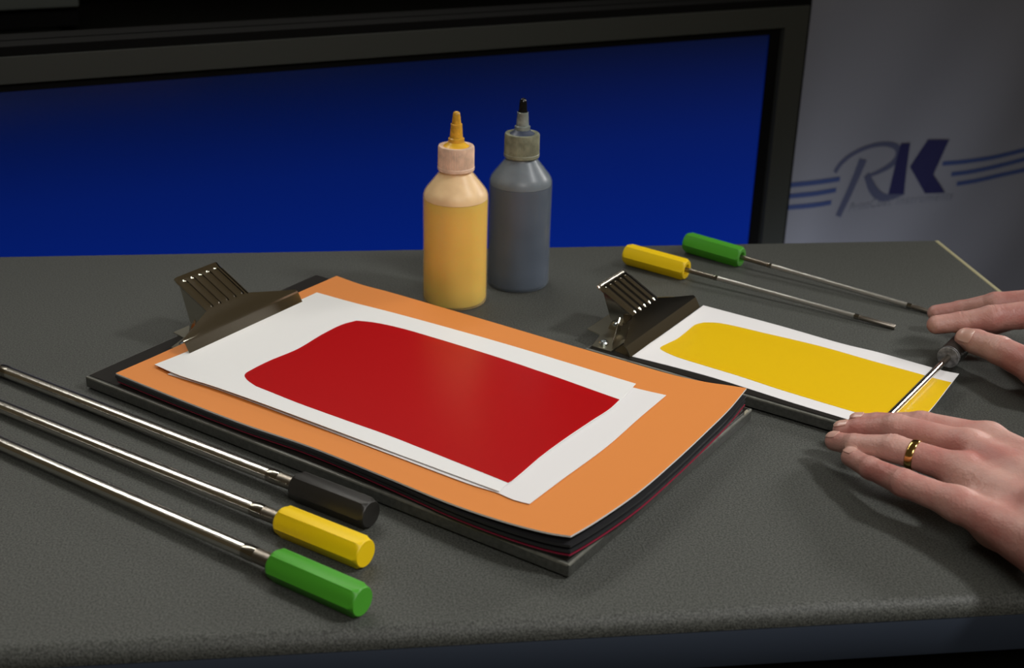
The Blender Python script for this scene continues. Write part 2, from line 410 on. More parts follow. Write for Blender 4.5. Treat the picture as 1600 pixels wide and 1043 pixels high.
# ------------------------------------------------------------------ sheets
def cat_rom(P, n):
    P = [Vector(p) for p in P]; m = len(P)
    if m == 2: return [P[0].lerp(P[1], i/n) for i in range(n+1)]
    D_ = []
    for i in range(m-1):
        p0 = P[i-1] if i else 2*P[0]-P[1]; p1, p2 = P[i], P[i+1]; p3 = P[i+2] if i+2 < m else 2*P[-1]-P[-2]
        t0 = 0; t1 = t0+max((p1-p0).length, 1e-6)**.5; t2 = t1+max((p2-p1).length, 1e-6)**.5; t3 = t2+max((p3-p2).length, 1e-6)**.5
        for k in range(24):
            t = t1+(t2-t1)*k/24
            a1 = p0*((t1-t)/(t1-t0))+p1*((t-t0)/(t1-t0)); a2 = p1*((t2-t)/(t2-t1))+p2*((t-t1)/(t2-t1)); a3 = p2*((t3-t)/(t3-t2))+p3*((t-t2)/(t3-t2))
            b1 = a1*((t2-t)/(t2-t0))+a2*((t-t0)/(t2-t0)); b2 = a2*((t3-t)/(t3-t1))+a3*((t-t1)/(t3-t1))
            D_.append(b1*((t2-t)/(t2-t1))+b2*((t-t1)/(t2-t1)))
    D_.append(P[-1])
    L = [0]
    for a, b in zip(D_, D_[1:]): L.append(L[-1]+(b-a).length)
    out = []; j = 0
    for i in range(n+1):
        s = L[-1]*i/n
        while j < len(L)-2 and L[j+1] < s: j += 1
        out.append(D_[j].lerp(D_[j+1], (s-L[j])/max(L[j+1]-L[j], 1e-9)))
    return out
def world_line(px, zf): return [atf(p[0], p[1], zf) for p in px]
def coons(front, right, back, left, zf, nu=60, nv=40, ispx=True):
    """front: left>right, right: front>back, back: left>right, left: front>back. Edge lines are measured, the height comes from zf(x,y)"""
    f = lambda l: world_line(l, zf) if ispx else [Vector(p) for p in l]
    c0, c1 = cat_rom(f(front), nu), cat_rom(f(back), nu); d0, d1 = cat_rom(f(left), nv), cat_rom(f(right), nv)
    G = []
    for j in range(nv+1):
        v = j/nv; row = []
        for i in range(nu+1):
            u = i/nu
            p = c0[i]*(1-v)+c1[i]*v+d0[j]*(1-u)+d1[j]*u-(c0[0]*(1-u)*(1-v)+c0[-1]*u*(1-v)+c1[0]*(1-u)*v+c1[-1]*u*v)
            p = Vector((p.x, p.y, zf(p.x, p.y))); row.append(p)
        G.append(row)
    return G
def sheet(name, G, th, top, side=None, parent=None, dz=0, taper=None):
    """closed thin solid from a grid of points (top surface) with thickness th"""
    nv, nu = len(G), len(G[0]); ctr = sum((G[j][i] for j in (0, -1) for i in (0, -1)), Vector())/4; ctr.z = 0
    bm = bmesh.new()
    Tp = [[bm.verts.new(p-ctr+Vector((0, 0, dz))) for p in r] for r in G]
    Bt = [[bm.verts.new(p-ctr+Vector((0, 0, dz-th))) for p in r] for r in G]
    for j in range(nv-1):
        for i in range(nu-1):
            bm.faces.new((Tp[j][i], Tp[j][i+1], Tp[j+1][i+1], Tp[j+1][i])); bm.faces.new((Bt[j][i], Bt[j+1][i], Bt[j+1][i+1], Bt[j][i+1])).material_index = 1
    ringT = [(0, i) for i in range(nu)]+[(j, nu-1) for j in range(1, nv)]+[(nv-1, i) for i in range(nu-2, -1, -1)]+[(j, 0) for j in range(nv-2, 0, -1)]
    n = len(ringT)
    for k in range(n):
        a, b = ringT[k], ringT[(k+1) % n]
        bm.faces.new((Tp[a[0]][a[1]], Bt[a[0]][a[1]], Bt[b[0]][b[1]], Tp[b[0]][b[1]])).material_index = 1
    fixn(bm)
    o = link_mesh(name, bm, [top, side or top], smooth=40)
    if parent: o.parent = parent; o.location = ctr-parent.location
    else: o.location = ctr
    return o
# height of the stack on the large board: flat at the clip, lifting towards the right end
BU = (D_-A_).normalized()
def uu(x, y): return (Vector((x, y, 0))-A_).dot(BU)
def ramp(u, a, b): return min(max((u-a)/(b-a), 0), 1.6)
def lift(u, k): return k*ramp(u, .20, .47)**2
z_or = lambda x, y: .0222+lift(uu(x, y), .0085)
z_b1 = lambda x, y: .0204+lift(uu(x, y), .0040)
z_b2 = lambda x, y: .0178+lift(uu(x, y), .0022)
z_cr = lambda x, y: .0150+lift(uu(x, y), .0014)
o_front = [(181, 582.5), (276, 621), (380, 661), (480, 695), (600, 743), (700, 784), (760, 805), (812, 820.5), (863.5, 832.6), (892, 836.5)]
o_right = [(892, 836.5), (925.6, 817), (994.6, 770), (1056.8, 717), (1105, 672), (1139.6, 638), (1166.5, 606)]
o_back = [(526, 430.7), (562.8, 443.7), (608.8, 456), (680, 476.7), (780, 506), (880, 535.7), (960.5, 559), (1054.5, 586), (1106, 597), (1136.7, 601.4), (1166.5, 606)]
o_left = [(181, 582.5), (240, 557), (350, 507.5), (440, 468), (526, 430.7)]
oc = sheet('orange_card', coons(o_front, o_right, o_back, o_left, z_or, 70, 40), .0014, orange_m, core_m)
tag(oc, 'large orange card, white-edged and curling up, under the white papers on the big board', 'card')
# backing layers share the card's outline, stepped a little
def layer(name, zf, th, m, side, grow_r, grow_f, grow_l=0):
    G0 = coons(o_front, o_right, o_back, o_left, z_or, 50, 30)
    out = []
    BV = Vector((-BU.y, BU.x, 0))
    for j, r in enumerate(G0):
        row = []
        for i, p in enumerate(r):
            u = i/(len(r)-1); v = j/(len(G0)-1)
            q = p+BU*(grow_r*u-grow_l*(1-u))-BV*grow_f*(1-v)
            row.append(Vector((q.x, q.y, zf(q.x, q.y))))
        out.append(row)
    return sheet(name, out, th, m, side)
tag(layer('black_sheet', z_b1, .0020, black_sheet, black_sheet, .0006, .0010), 'upper black backing sheet, directly under the orange card', 'sheet')
tag(layer('black_sheet', z_b2, .0022, black_sheet, black_sheet, .0004, .0004, -.001), 'lower black backing sheet, resting on the thin crimson sheet', 'sheet')
tag(layer('crimson_sheet', z_cr, .0006, crimson_m, crimson_m, .0004, .0004, -.002), 'thin crimson sheet low in the stack on the big board', 'sheet')
tag(layer('black_pad', lambda x, y: .01425+lift(uu(x, y), .0004), .0014, rubber_m, rubber_m, -.0015, -.001, -.003), 'thin black pad at the bottom of the stack, touching the big board', 'pad')

def lift2(u): return .0012*ramp(u, .25, .40)**2
z_w2 = lambda x, y: z_or(x, y)+.0010
z_w1 = lambda x, y: z_or(x, y)+.0022+.0016*math.sin(min(max(uu(x, y)-.02, 0)/.30, 1)*math.pi)
w2 = sheet('white_paper', coons([(262, 584), (340, 608), (480, 660), (620, 713), (740, 757.8), (776.8, 769), (802, 780), (827.4, 786.6)],
    [(827.4, 786.6), (878, 748.6), (947, 698), (1000, 651.5), (1041, 617)],
    [(503, 460), (620, 492), (780, 538), (900, 578), (990.7, 605.3), (1041, 617)],
    [(262, 584), (310, 560), (420, 503), (503, 460)], z_w2, 60, 30), .00035, paper2_m)
tag(w2, 'longer plain white paper sheet under the red-coated one, right end showing', 'paper')
w1_right = [(780, 767), (789.5, 757.4), (809, 744), (843.5, 714), (878, 688.8), (924, 657.8), (954, 638), (968, 626.5), (981, 612.5), (993.6, 599)]
G1 = coons([(241.5, 569), (279.5, 585.5), (340, 605), (480, 655.6), (620, 708), (720, 745), (780, 767)], w1_right,
    [(495, 456.5), (547, 471), (608.8, 486.7), (680, 505.9), (780, 534), (866.5, 560), (993.6, 599)],
    [(241.5, 569), (293, 548.5), (400, 500), (495, 456.5)], z_w1, 80, 48)
w1 = sheet('white_paper', G1, .0004, paper_m)
tag(w1, 'upper white paper clipped on the big board, bearing the red rectangle of ink', 'paper')
G = coons([(400, 603), (417, 609.7), (463.7, 628.4), (540, 656), (620, 684.7), (740, 732), (789, 751.5)],
    [(789, 751.5), (793.5, 754), (811, 741.5), (844, 713.3), (878, 688), (923.5, 657.2), (953, 638), (968, 624)],
    [(557, 500.8), (582.5, 503.4), (620, 511), (680, 528), (783.7, 560), (855, 584), (968, 624)],
    [(400, 603), (386, 593), (382.5, 584.7), (395, 576.5), (420, 564), (464, 545.6), (504, 522), (535.6, 506.6), (557, 500.8)], z_w1, 80, 48)
tag(sheet('red_ink_area', G, .0002, red_m, parent=w1, dz=.0002), 'glossy red ink rectangle with rounded left corners', None)

z_y = lambda x, y: T+.0013+.0040*min(max(((Vector((x, y, 0))-sA).dot(sdir)-.25)/.12, 0), 1.2)**2
w3 = sheet('white_paper', coons([(986.5, 556), (1050, 572), (1112.8, 589), (1245, 630.7), (1325.5, 655), (1410, 681)],
    [(1410, 681), (1447, 648), (1498.5, 583.5)],
    [(1099, 476.7), (1220, 509), (1317.5, 536.9), (1372, 550), (1441, 569.5), (1475.5, 579), (1498.5, 583.5)],
    [(986.5, 556), (1040, 519), (1099, 476.7)], z_y, 60, 30), .0004, paper2_m)
tag(w3, 'white paper with wide yellow ink band on the small board by the hands', 'paper')
G = coons([(1040, 550), (1057.5, 557.5), (1101, 571), (1160, 589), (1216, 607.5), (1300, 633), (1345.7, 646.5), (1412, 667)],
    [(1412, 667), (1445.6, 647), (1487, 597.3)],
    [(1099.7, 503.6), (1122.5, 504.4), (1200, 521.5), (1285, 541.7), (1360, 563), (1429.5, 582), (1464, 591.8), (1487, 597.3)],
    [(1040, 550), (1033, 546), (1031.5, 543), (1041, 537.5), (1057.5, 529.4), (1073.7, 517), (1086.7, 507), (1099.7, 503.6)], z_y, 60, 36)
tag(sheet('yellow_ink_area', G, .0002, yel_m, parent=w3, dz=.0002), 'yellow ink band with rounded left end', None)

# ------------------------------------------------------------------ clips
def clip(label, org, ang, zl, basew, soft):
    """local frame: x along the jaw, y towards the paper, z up; org = middle of the gripping lip"""
    ux = Vector((math.cos(ang), math.sin(ang), 0)); uy = Vector((ux.y, -ux.x, 0))
    mtx = Matrix(((ux.x, -uy.x, 0, org.x), (ux.y, -uy.y, 0, org.y), (0, 0, 1, T+.0006), (0, 0, 0, 1)))
    # mesh y is flipped (y' = -y) to keep a right-handed frame
    th = thing('bulldog_clip', label, 'clip', mtx=mtx)
    V = lambda x, y, z: (x, -y, z)
    z0 = zl-(T+.0006)
    # upper jaw: lip, wings and the ribbed finger plate in one bent sheet
    jw = .0742; slope = .54
    def pz(y): return z0+.0097+(-.0065-y)*slope           # height of the sloping plate
    bm = bmesh.new()
    nx_ = 48; rows = []
    def wing(x):                                        # rear outline of the wings: bulging D shape
        t = abs(x)/jw; k = .0285/jw
        if t < k: return -.0235
        s = (t-k)/(1-k); return -.0235+.0155*s**.95
    prof = []
    xs_ = sorted(set([-jw+2*jw*i/nx_ for i in range(nx_+1)]+[-.0275, .0275]))
    Gd = []
    for x in xs_:
        t = abs(x)/jw; e = max(0, (t-.93)/.07)
        yb = wing(x); col = []
        col.append((x, 0, z0)); col.append((x, -.0026, z0+.0045)); col.append((x, -.0048, z0+.0083) if soft else (x, -.0054, z0+.0091))
        if soft: col.append((x, -.0060, z0+.0096))
        for k in range(1, 7):
            y = -.0068+(yb+.0068)*k/6; col.append((x, y, pz(y)+.0003*math.sin(math.pi*k/6)*(1-t)))
        Gd.append(col)
    def solid(bm, Gd, n_off):
        Tp = [[bm.verts.new(V(*p)) for p in r] for r in Gd]; Bt = [[bm.verts.new(Vector(V(*p))+Vector((0, n_off[0], n_off[1]))) for p in r] for r in Gd]
        a, b = len(Gd), len(Gd[0])
        for i in range(a-1):
            for j in range(b-1):
                bm.faces.new((Tp[i][j], Tp[i+1][j], Tp[i+1][j+1], Tp[i][j+1])); bm.faces.new((Bt[i][j], Bt[i][j+1], Bt[i+1][j+1], Bt[i+1][j]))
        ring = [(i, 0) for i in range(a)]+[(a-1, j) for j in range(1, b)]+[(i, b-1) for i in range(a-2, -1, -1)]+[(0, j) for j in range(b-2, 0, -1)]
        for k in range(len(ring)):
            p, q = ring[k], ring[(k+1) % len(ring)]
            bm.faces.new((Tp[p[0]][p[1]], Tp[q[0]][q[1]], Bt[q[0]][q[1]], Bt[p[0]][p[1]]))
    solid(bm, Gd, (.0005, -.0007)); fixn(bm)
    link_mesh('upper_jaw', bm, chrome, th, smooth=12)
    # finger plate with five pressed ribs
    bm = bmesh.new(); Gd = []; lw = .0275; nxx = 110; nyy = 60
    for i in range(nxx+1):
        x = -lw+2*lw*i/nxx; col = []
        for j in range(nyy+1):
            y = -.0234-(.0395)*j/nyy; z = pz(y)
            for r in range(5):
                xr_ = (r-2)*.0099; ya, yb = -.0262, -.0560
                dx = x-xr_; dy = max(y-ya, yb-y, 0); d = math.hypot(dx, dy)
                z += .0014*math.exp(-(d/.0014)**2)
            if y < -.0600: z += -.5*(y+.0600)*.9-40*(y+.06)**2
            e = (lw-abs(x)); z -= .0012*math.exp(-(e/.0012))
            col.append((x, y, z))
        Gd.append(col)
    solid(bm, Gd, (.0004, -.0007)); fixn(bm)
    link_mesh('finger_plate', bm, chrome, th, smooth=50)
    for s in (-1, 1):                                   # side cheeks of the finger plate
        bm = bmesh.new(); x = s*lw
        pts = [V(x, -.0565, pz(-.0565)-.0006), V(x, -.0225, pz(-.0225)-.0006), V(x, -.0265, pz(-.0265)-.0045), V(x, -.0300, z0*.4+.0100), V(x, -.0360, z0*.3+.0055), V(x, -.0420, z0*.3+.0060), V(x, -.0465, z0*.4+.0105)]
        plate(bm, pts, (-s, 0, 0), .0008); fixn(bm)
        link_mesh('side_cheek', bm, chrome, th)
    # lower jaw with its upturned rear wall
    bm = bmesh.new(); b0 = basew
    plate(bm, [V(-.0735, -.001, .0002), V(.0735, -.001, .0002), V(.068, -.022, .0002), V(.030, -.024, .0002), V(-.030, -.024, .0002), V(-.068, -.022, .0002)], (0, 0, 1), .0005)
    fixn(bm); link_mesh('lower_jaw', bm, chrome, th)
    for s in (-1, 1):
        bm = bmesh.new(); hh = .010+z0*.35
        plate(bm, [V(s*b0*.93, -.0215, .0006), V(s*b0*.93, -.0215, hh*.82), V(s*.040, -.0315, hh+.0045), V(s*.034, -.0330, hh+.0075), V(s*.0312, -.0345, hh+.0070), V(s*.0300, -.0480, .0060), V(s*.0300, -.0480, .0010)][:5]+[V(s*.0312, -.0345, .0006)], (-s*.25, 1, 0), .0008)
        fixn(bm); link_mesh('rear_wall', bm, chrome, th)
        bm = bmesh.new()
        plate(bm, [V(s*.0290, -.0350, .0006), V(s*.0290, -.0350, hh+.004), V(s*.0290, -.0450, hh*.9), V(s*.0290, -.0480, .0006)], (-s, 0, 0), .0008)
        fixn(bm); link_mesh('pivot_ear', bm, chrome, th)
    # base plate screwed to the board
    bm = bmesh.new()
    half = [(b0, -.0205), (b0-.0008, -.0410), (b0*.62, -.0470), (b0*.55, -.0640)]
    pts = [V(x, y, 0) for x, y in half]+[V(-x, y, 0) for x, y in half[::-1]]
    prism(bm, [(p[0], p[1]) for p in pts], .0004, .0015); fixn(bm)
    link_mesh('base_plate', bm, chrome2, th)
    for s in (-1, 1):
        sc = thing_part('screw', th, V(s*(b0-.0095), -.0335, .0015))
        bm = bmesh.new(); lathe(bm, [(.0040, 0), (.0046, .0006), (.0046, .0026), (.0036, .0038), (.0022, .0040), (.0018, .0030), (.0001, .0030)], 24)
        so = link_mesh('screw', bm, zinc, th, loc=V(s*(b0-.0095), -.0335, .0012), smooth=35)
    # pivot pin, with bright riveted heads, and the spring round it
    bm = bmesh.new(); tube(bm, [V(-.0345, -.0385, z0*.35+.0095), V(-.0335, -.0385, z0*.35+.0095), V(-.0330, -.0385, z0*.35+.0095), V(.0330, -.0385, z0*.35+.0095), V(.0335, -.0385, z0*.35+.0095), V(.0345, -.0385, z0*.35+.0095)], [.0014, .0025, .0018, .0018, .0025, .0014], 16)
    fixn(bm); link_mesh('pivot_pin', bm, zinc, th, smooth=40)
    bm = bmesh.new(); pts = []
    for i in range(0, 12*11+1):
        a = 2*math.pi*i/12; pts.append((-.020+.040*i/132, .0385+.0042*math.cos(a), z0*.35+.0095+.0042*math.sin(a)))
    tube(bm, pts, .0009, 8); fixn(bm); link_mesh('spring', bm, steel_dull, th, smooth=60)
    return th
def thing_part(*a): return None
ux = R(58.3)
clip('shiny bulldog clip with ribbed lever gripping the red-inked papers on the big board', at(388.5, 509.5, .0250), R(58.0), .0250, .058, 1)
clip('shiny bulldog clip with ribbed lever gripping the yellow-inked paper on the small board', at(1042, 516.5, .0138), R(58.4), .0138, .0735, 0)

# ------------------------------------------------------------------ paint bottles
def bottle(label, cat, px, py, shell, liquid, cap_m, noz_m, tip_m, lvl, film, resid, rz=0):
    p = at(px, py, 0); b = thing('paint_bottle', label, cat, (p.x, p.y, 0), rz)
    r = .0325
    bm = bmesh.new()
    lathe(bm, [(.0270, .0010), (.0290, .0004), (.0312, .0010), (.0322, .0026), (r, .0050), (r, .020), (.0323, .06), (r, .108), (.0323, .1125), (.0312, .1160), (.0290, .1195), (.0172, .1345), (.0160, .1362), (.0156, .139), (.0156, .150)], 64)
    link_mesh('bottle_body', bm, shell, b, smooth=40)
    bm = bmesh.new(); q = .0010
    lathe(bm, [(.025, .0024), (.0300, .0026), (r-q, .0055), (r-q, .02), (.0323-q, .06), (r-q-.0001, lvl), (.006, lvl+.0003)], 64)
    link_mesh('paint', bm, liquid, b, smooth=50)
    bm = bmesh.new()
    lathe(bm, [(.0312, lvl+.0006), (.0313, .1120), (.0302, .1155), (.0280, .1190), (.0162, .1340), (.0150, .1360), (.0146, .149)], 64)
    link_mesh('paint_film', bm, film, b, smooth=50)
    bm = bmesh.new()
    lathe(bm, [(.0160, .1372), (.0176, .1374), (.0182, .1384), (.0182, .1410), (.0180, .1415), (.0178, .1605), (.0172, .1618), (.0150, .1622), (.0128, .1614), (.0080, .1640), (.0070, .1645)], 144, rib=(.1412, .1610, .0004))
    link_mesh('screw_cap', bm, cap_m, b, smooth=22)
    bm = bmesh.new()
    lathe(bm, [(.0128, .1616), (.0090, .1640), (.0080, .1655)], 48)
    link_mesh('cap_residue', bm, resid, b, smooth=60)
    bm = bmesh.new()
    lathe(bm, [(.0075, .1645), (.0079, .1652), (.0079, .1690), (.0068, .1696), (.0064, .1700), (.0056, .1826), (.0057, .1832), (.0048, .1836)], 32)
    link_mesh('nozzle', bm, noz_m, b, smooth=35)
    bm = bmesh.new()
    lathe(bm, [(.0046, .1832), (.0045, .1845), (.0036, .1925), (.0031, .1945), (.0016, .1953), (.0012, .1950)] if tip_m is noz_m else [(.0047, .1820), (.0050, .1835), (.0042, .1850), (.0038, .1925), (.0033, .1955), (.0020, .1972), (.0008, .1976)], 32)
    link_mesh('nozzle_tip', bm, tip_m, b, smooth=50)
    return b
osh = mat('cloudy bottle plastic orange', (.95, .70, .30), .32, alpha=.28, var=.06, vscale=40, spec=.4)
opaint = mat('orange paint', (.98, .60, .055), .4, sss=.6)
ocap = mat('frosted cap', (.78, .55, .40), .35, var=.15, vscale=120)
MATS['orange paint'].node_tree.nodes['Principled BSDF'].inputs['Subsurface Scale'].default_value = .03
onoz = mat('yellow stained nozzle', (.68, .36, .03), .35, var=.25, vscale=180)
ksh = mat('cloudy bottle plastic grey', (.20, .24, .29), .30, alpha=.40, var=.08, vscale=40, spec=.4)
kpaint = mat('blue black paint', (.060, .076, .120), .4)
kcap = mat('grimy grey cap', (.22, .23, .16), .38, var=.25, vscale=120)
knoz = mat('grey stained nozzle', (.22, .25, .23), .35, var=.3, vscale=180)
ktip = mat('wet black ink', (.006, .006, .006), .12)
bottle('orange paint squeeze bottle with yellow nozzle, left of the dark one', 'bottle', 710.5, 468, osh, opaint, ocap, onoz, onoz, .1085, mat('thin orange paint film', (.95, .70, .46), .5, var=.12, vscale=60), mat('yellow paint residue', (.85, .48, .03), .35))
bottle('dark blue-grey paint squeeze bottle with black-tipped nozzle, behind the orange one', 'bottle', 809, 441, ksh, kpaint, kcap, knoz, ktip, .1085, mat('thin grey paint film', (.22, .25, .26), .5, var=.15, vscale=60), kpaint)

# ------------------------------------------------------------------ wire bar coaters
def bar_coater(label, Hh, E, rz_r, rod, wound, hl, hr, hm, cone=.0015, facem=None, stub=.03, tail=.04, rnd=False):
    """Hh: centre of the rod-side face of the handle (world), E: the free end of the rod (world)"""
    d = (E-Hh); L = d.length; d.normalize()
    side = Vector((0, 0, 1)).cross(d).normalized(); up = d.cross(side)
    mtx = Matrix(((d.x, side.x, up.x, Hh.x), (d.y, side.y, up.y, Hh.y), (d.z, side.z, up.z, Hh.z), (0, 0, 0, 1)))
    b = thing('bar_coater', label, 'bar coater', mtx=mtx)
    # handle: hexagonal, turned down to a round at both ends, hollow face round the rod
    bm = bmesh.new(); n = 72; inr = hr*math.cos(R(30))
    def ring(x, Rc, k=1):
        out = []
        for i in range(n):
            a = 2*math.pi*i/n; hx = inr/math.cos(((a+R(30)) % R(60))-R(30)); hx = inr/math.cos(((a-R(0)) % R(60))-R(30)) if True else hx
            r = (Rc if rnd else min(hx, Rc))*k; out.append(bm.verts.new((x, r*math.cos(a), r*math.sin(a))))
        return out
    rs = [ring(-hl+.0002, inr*.90), ring(-hl, inr*.86), ]
    rs = [ring(-hl, inr*.93), ring(-hl+.0008, inr*.985), ring(-hl+.0035, hr*1.01), ring(-.0030, hr*1.01), ring(-.0006, inr*.99), ring(0, inr*.95), ring(0, inr*.60), ring(-.0035, inr*.52), ring(-.0040, inr*.2)]
    if rnd: rs = [ring(-hl, inr*.93), ring(-hl+.0015, inr), ring(-.0030, inr), ring(-.0025, inr*.97), ring(-.0019, inr), ring(-.0005, inr*.99), ring(0, inr*.93), ring(0, inr*.2)]
    for a, c in zip(rs, rs[1:]):
        for i in range(n): bm.faces.new((a[i], a[(i+1) % n], c[(i+1) % n], c[i]))
    bm.faces.new(rs[0]); bm.faces.new(rs[-1][::-1]); fixn(bm)
    if facem:
        for f in bm.faces:
            if abs(f.normal.x) > .5 and f.calc_center_median().x > -.01: f.material_index = 1
    link_mesh('handle', bm, [hm, facem or hm], b, smooth=24)
    # rod: dull stub, wire-wound middle, dull tail, with small beads where the winding ends
    bm = bmesh.new(); tube(bm, [(-.004, 0, 0), (stub, 0, 0)], rod*.98, 20); fixn(bm); link_mesh('rod_stub', bm, steel_dull, b, smooth=40)
    bm = bmesh.new(); k = 40; tube(bm, [(stub+(L-stub-tail)*i/k, 0, 0) for i in range(k+1)], rod, 28); fixn(bm); link_mesh('wound_rod', bm, wound, b, smooth=40)
    bm = bmesh.new(); tube(bm, [(L-tail, 0, 0), (L-.0005, 0, 0), (L, 0, 0)], [rod*.95, rod*.95, rod*.8], 20); fixn(bm); link_mesh('rod_tail', bm, steel_dull, b, smooth=40)
    for x in (stub, L-tail):
        bm = bmesh.new(); w = rod*.9
        tube(bm, [(x-w*1.2, 0, 0), (x-w*.8, 0, 0), (x-w*.2, 0, 0), (x+w*.4, 0, 0), (x+w*.9, 0, 0), (x+w*1.1, 0, 0)], [rod*.98, rod*1.02, rod*1.06, rod*1.05, rod*1.02, rod*1.0], 20); fixn(bm)
        link_mesh('ferrule', bm, ferrule_m, b, smooth=60)
    return b
HR = .0118; IN = HR*math.cos(R(30))
def line_to(a, b, length): return a+(b-a).normalized()*length
def front_bar(label, face, a, hm, wound_len, endz, hl, e_px):
    Hh = at(face[0], face[1], IN+.0002)
    q = at(a[0], a[1], endz+.002); E = line_to(Hh, Vector((q.x, q.y, 0)), 1)
    d = (Vector((q.x-Hh.x, q.y-Hh.y, 0))).normalized(); Ltot = wound_len
    E = Hh+d*Ltot; E.z = .0058
    return bar_coater(label, Hh, E, 0, .0054, steel, hl, HR, hm, stub=.0225, tail=.045)
front_bar('long bar coater with black hexagonal handle, nearest the big board', (464, 758), (22, 583), hblack, .385, .006, .071, None)
front_bar('long bar coater with yellow handle, between the black and green ones in front', (441, 812), (0, 632), hyellow, .385, .006, .076, None)
front_bar('long bar coater with green handle, nearest the camera', (430, 880), (0, 690), hgreen, .385, .006, .076, None)
def rear_bar(label, face, end, hm, hl, L=None):
    Hh = at(face[0], face[1], IN+.0002); E = at(end[0], end[1], .0026)
    if L: d = (E-Hh).normalized(); E = Hh+d*L
    return bar_coater(label, Hh, E, 0, .0027, steel_thin, hl, HR, hm, stub=.034, tail=.040)
rear_bar('short bar coater with yellow handle behind the small clip, bare rod end showing', (1073, 421.5), (1399, 511), hyellow, .074)
rear_bar('short bar coater with green handle at the back of the bench, reaching under the hand', (1159, 402), (1452, 486.5), hgreen, .070, .232)
# the bar being drawn down the yellow print
ph = at(1481, 558.5, .0172); pe = at(1390, 649, .0172)
held = bar_coater('short bar coater with black handle held in both hands across the yellow print', ph, line_to(ph, pe, .215), 0, .0030, steel, .060, .0118, hblack, facem=hgrey, stub=.020, tail=.050, rnd=True)

# ------------------------------------------------------------------ the person: both hands and forearms as one body surface
def smin(a, b, k):
    h = np.clip(.5+.5*(b-a)/k, 0, 1); return b*(1-h)+a*h-k*h*(1-h)
def rcone(P, a, b, r1, r2):
    a = np.array(a, np.float32); b = np.array(b, np.float32); ba = b-a; l2 = float(ba@ba); pa = P-a
    t = np.clip((pa@ba)/l2, 0, 1); d = np.sqrt(((pa-t[..., None]*ba)**2).sum(-1))
    return d-(r1+(r2-r1)*t)
def ellip(P, c, ax, rad):
    """ellipsoid with axes ax (3x3 rows) and radii rad"""
    q = (P-np.array(c, np.float32))@np.array(ax, np.float32).T/np.array(rad, np.float32)
    k = np.sqrt((q**2).sum(-1)); return (k-1)*min(rad)
def J(px, py, z): return np.array(at(px, py, z))
class Hand:
    def __init__(s, fingers, palm, creases, palm_k=.012, finger_k=.0022, web_k=.007, extra=None):
        s.f, s.p, s.c, s.pk, s.fk, s.wk, s.extra = fingers, palm, creases, palm_k, finger_k, web_k, extra
    def d(s, P):
        df = None
        for ch in s.f:
            d = None
            for (a, ra), (b, rb) in zip(ch, ch[1:]):
                e = rcone(P, a, b, ra, rb); d = e if d is None else smin(d, e, .0035)
            df = d if df is None else smin(df, d, s.fk)
        dp = None
        for prim in s.p:
            e = rcone(P, *prim); dp = e if dp is None else smin(dp, e, s.pk)
        d = smin(df, dp, s.wk)
        for (c, ax, width, depth, reach) in s.c:      # grooves across the back of a joint
            q = P-np.array(c, np.float32); al = q@np.array(ax, np.float32)
            rr = np.sqrt((q**2).sum(-1)); w = np.exp(-(np.maximum(rr-reach*.6, 0)/(reach*.35))**2)
            d = d+depth*np.exp(-(al/width)**2)*w
        return d
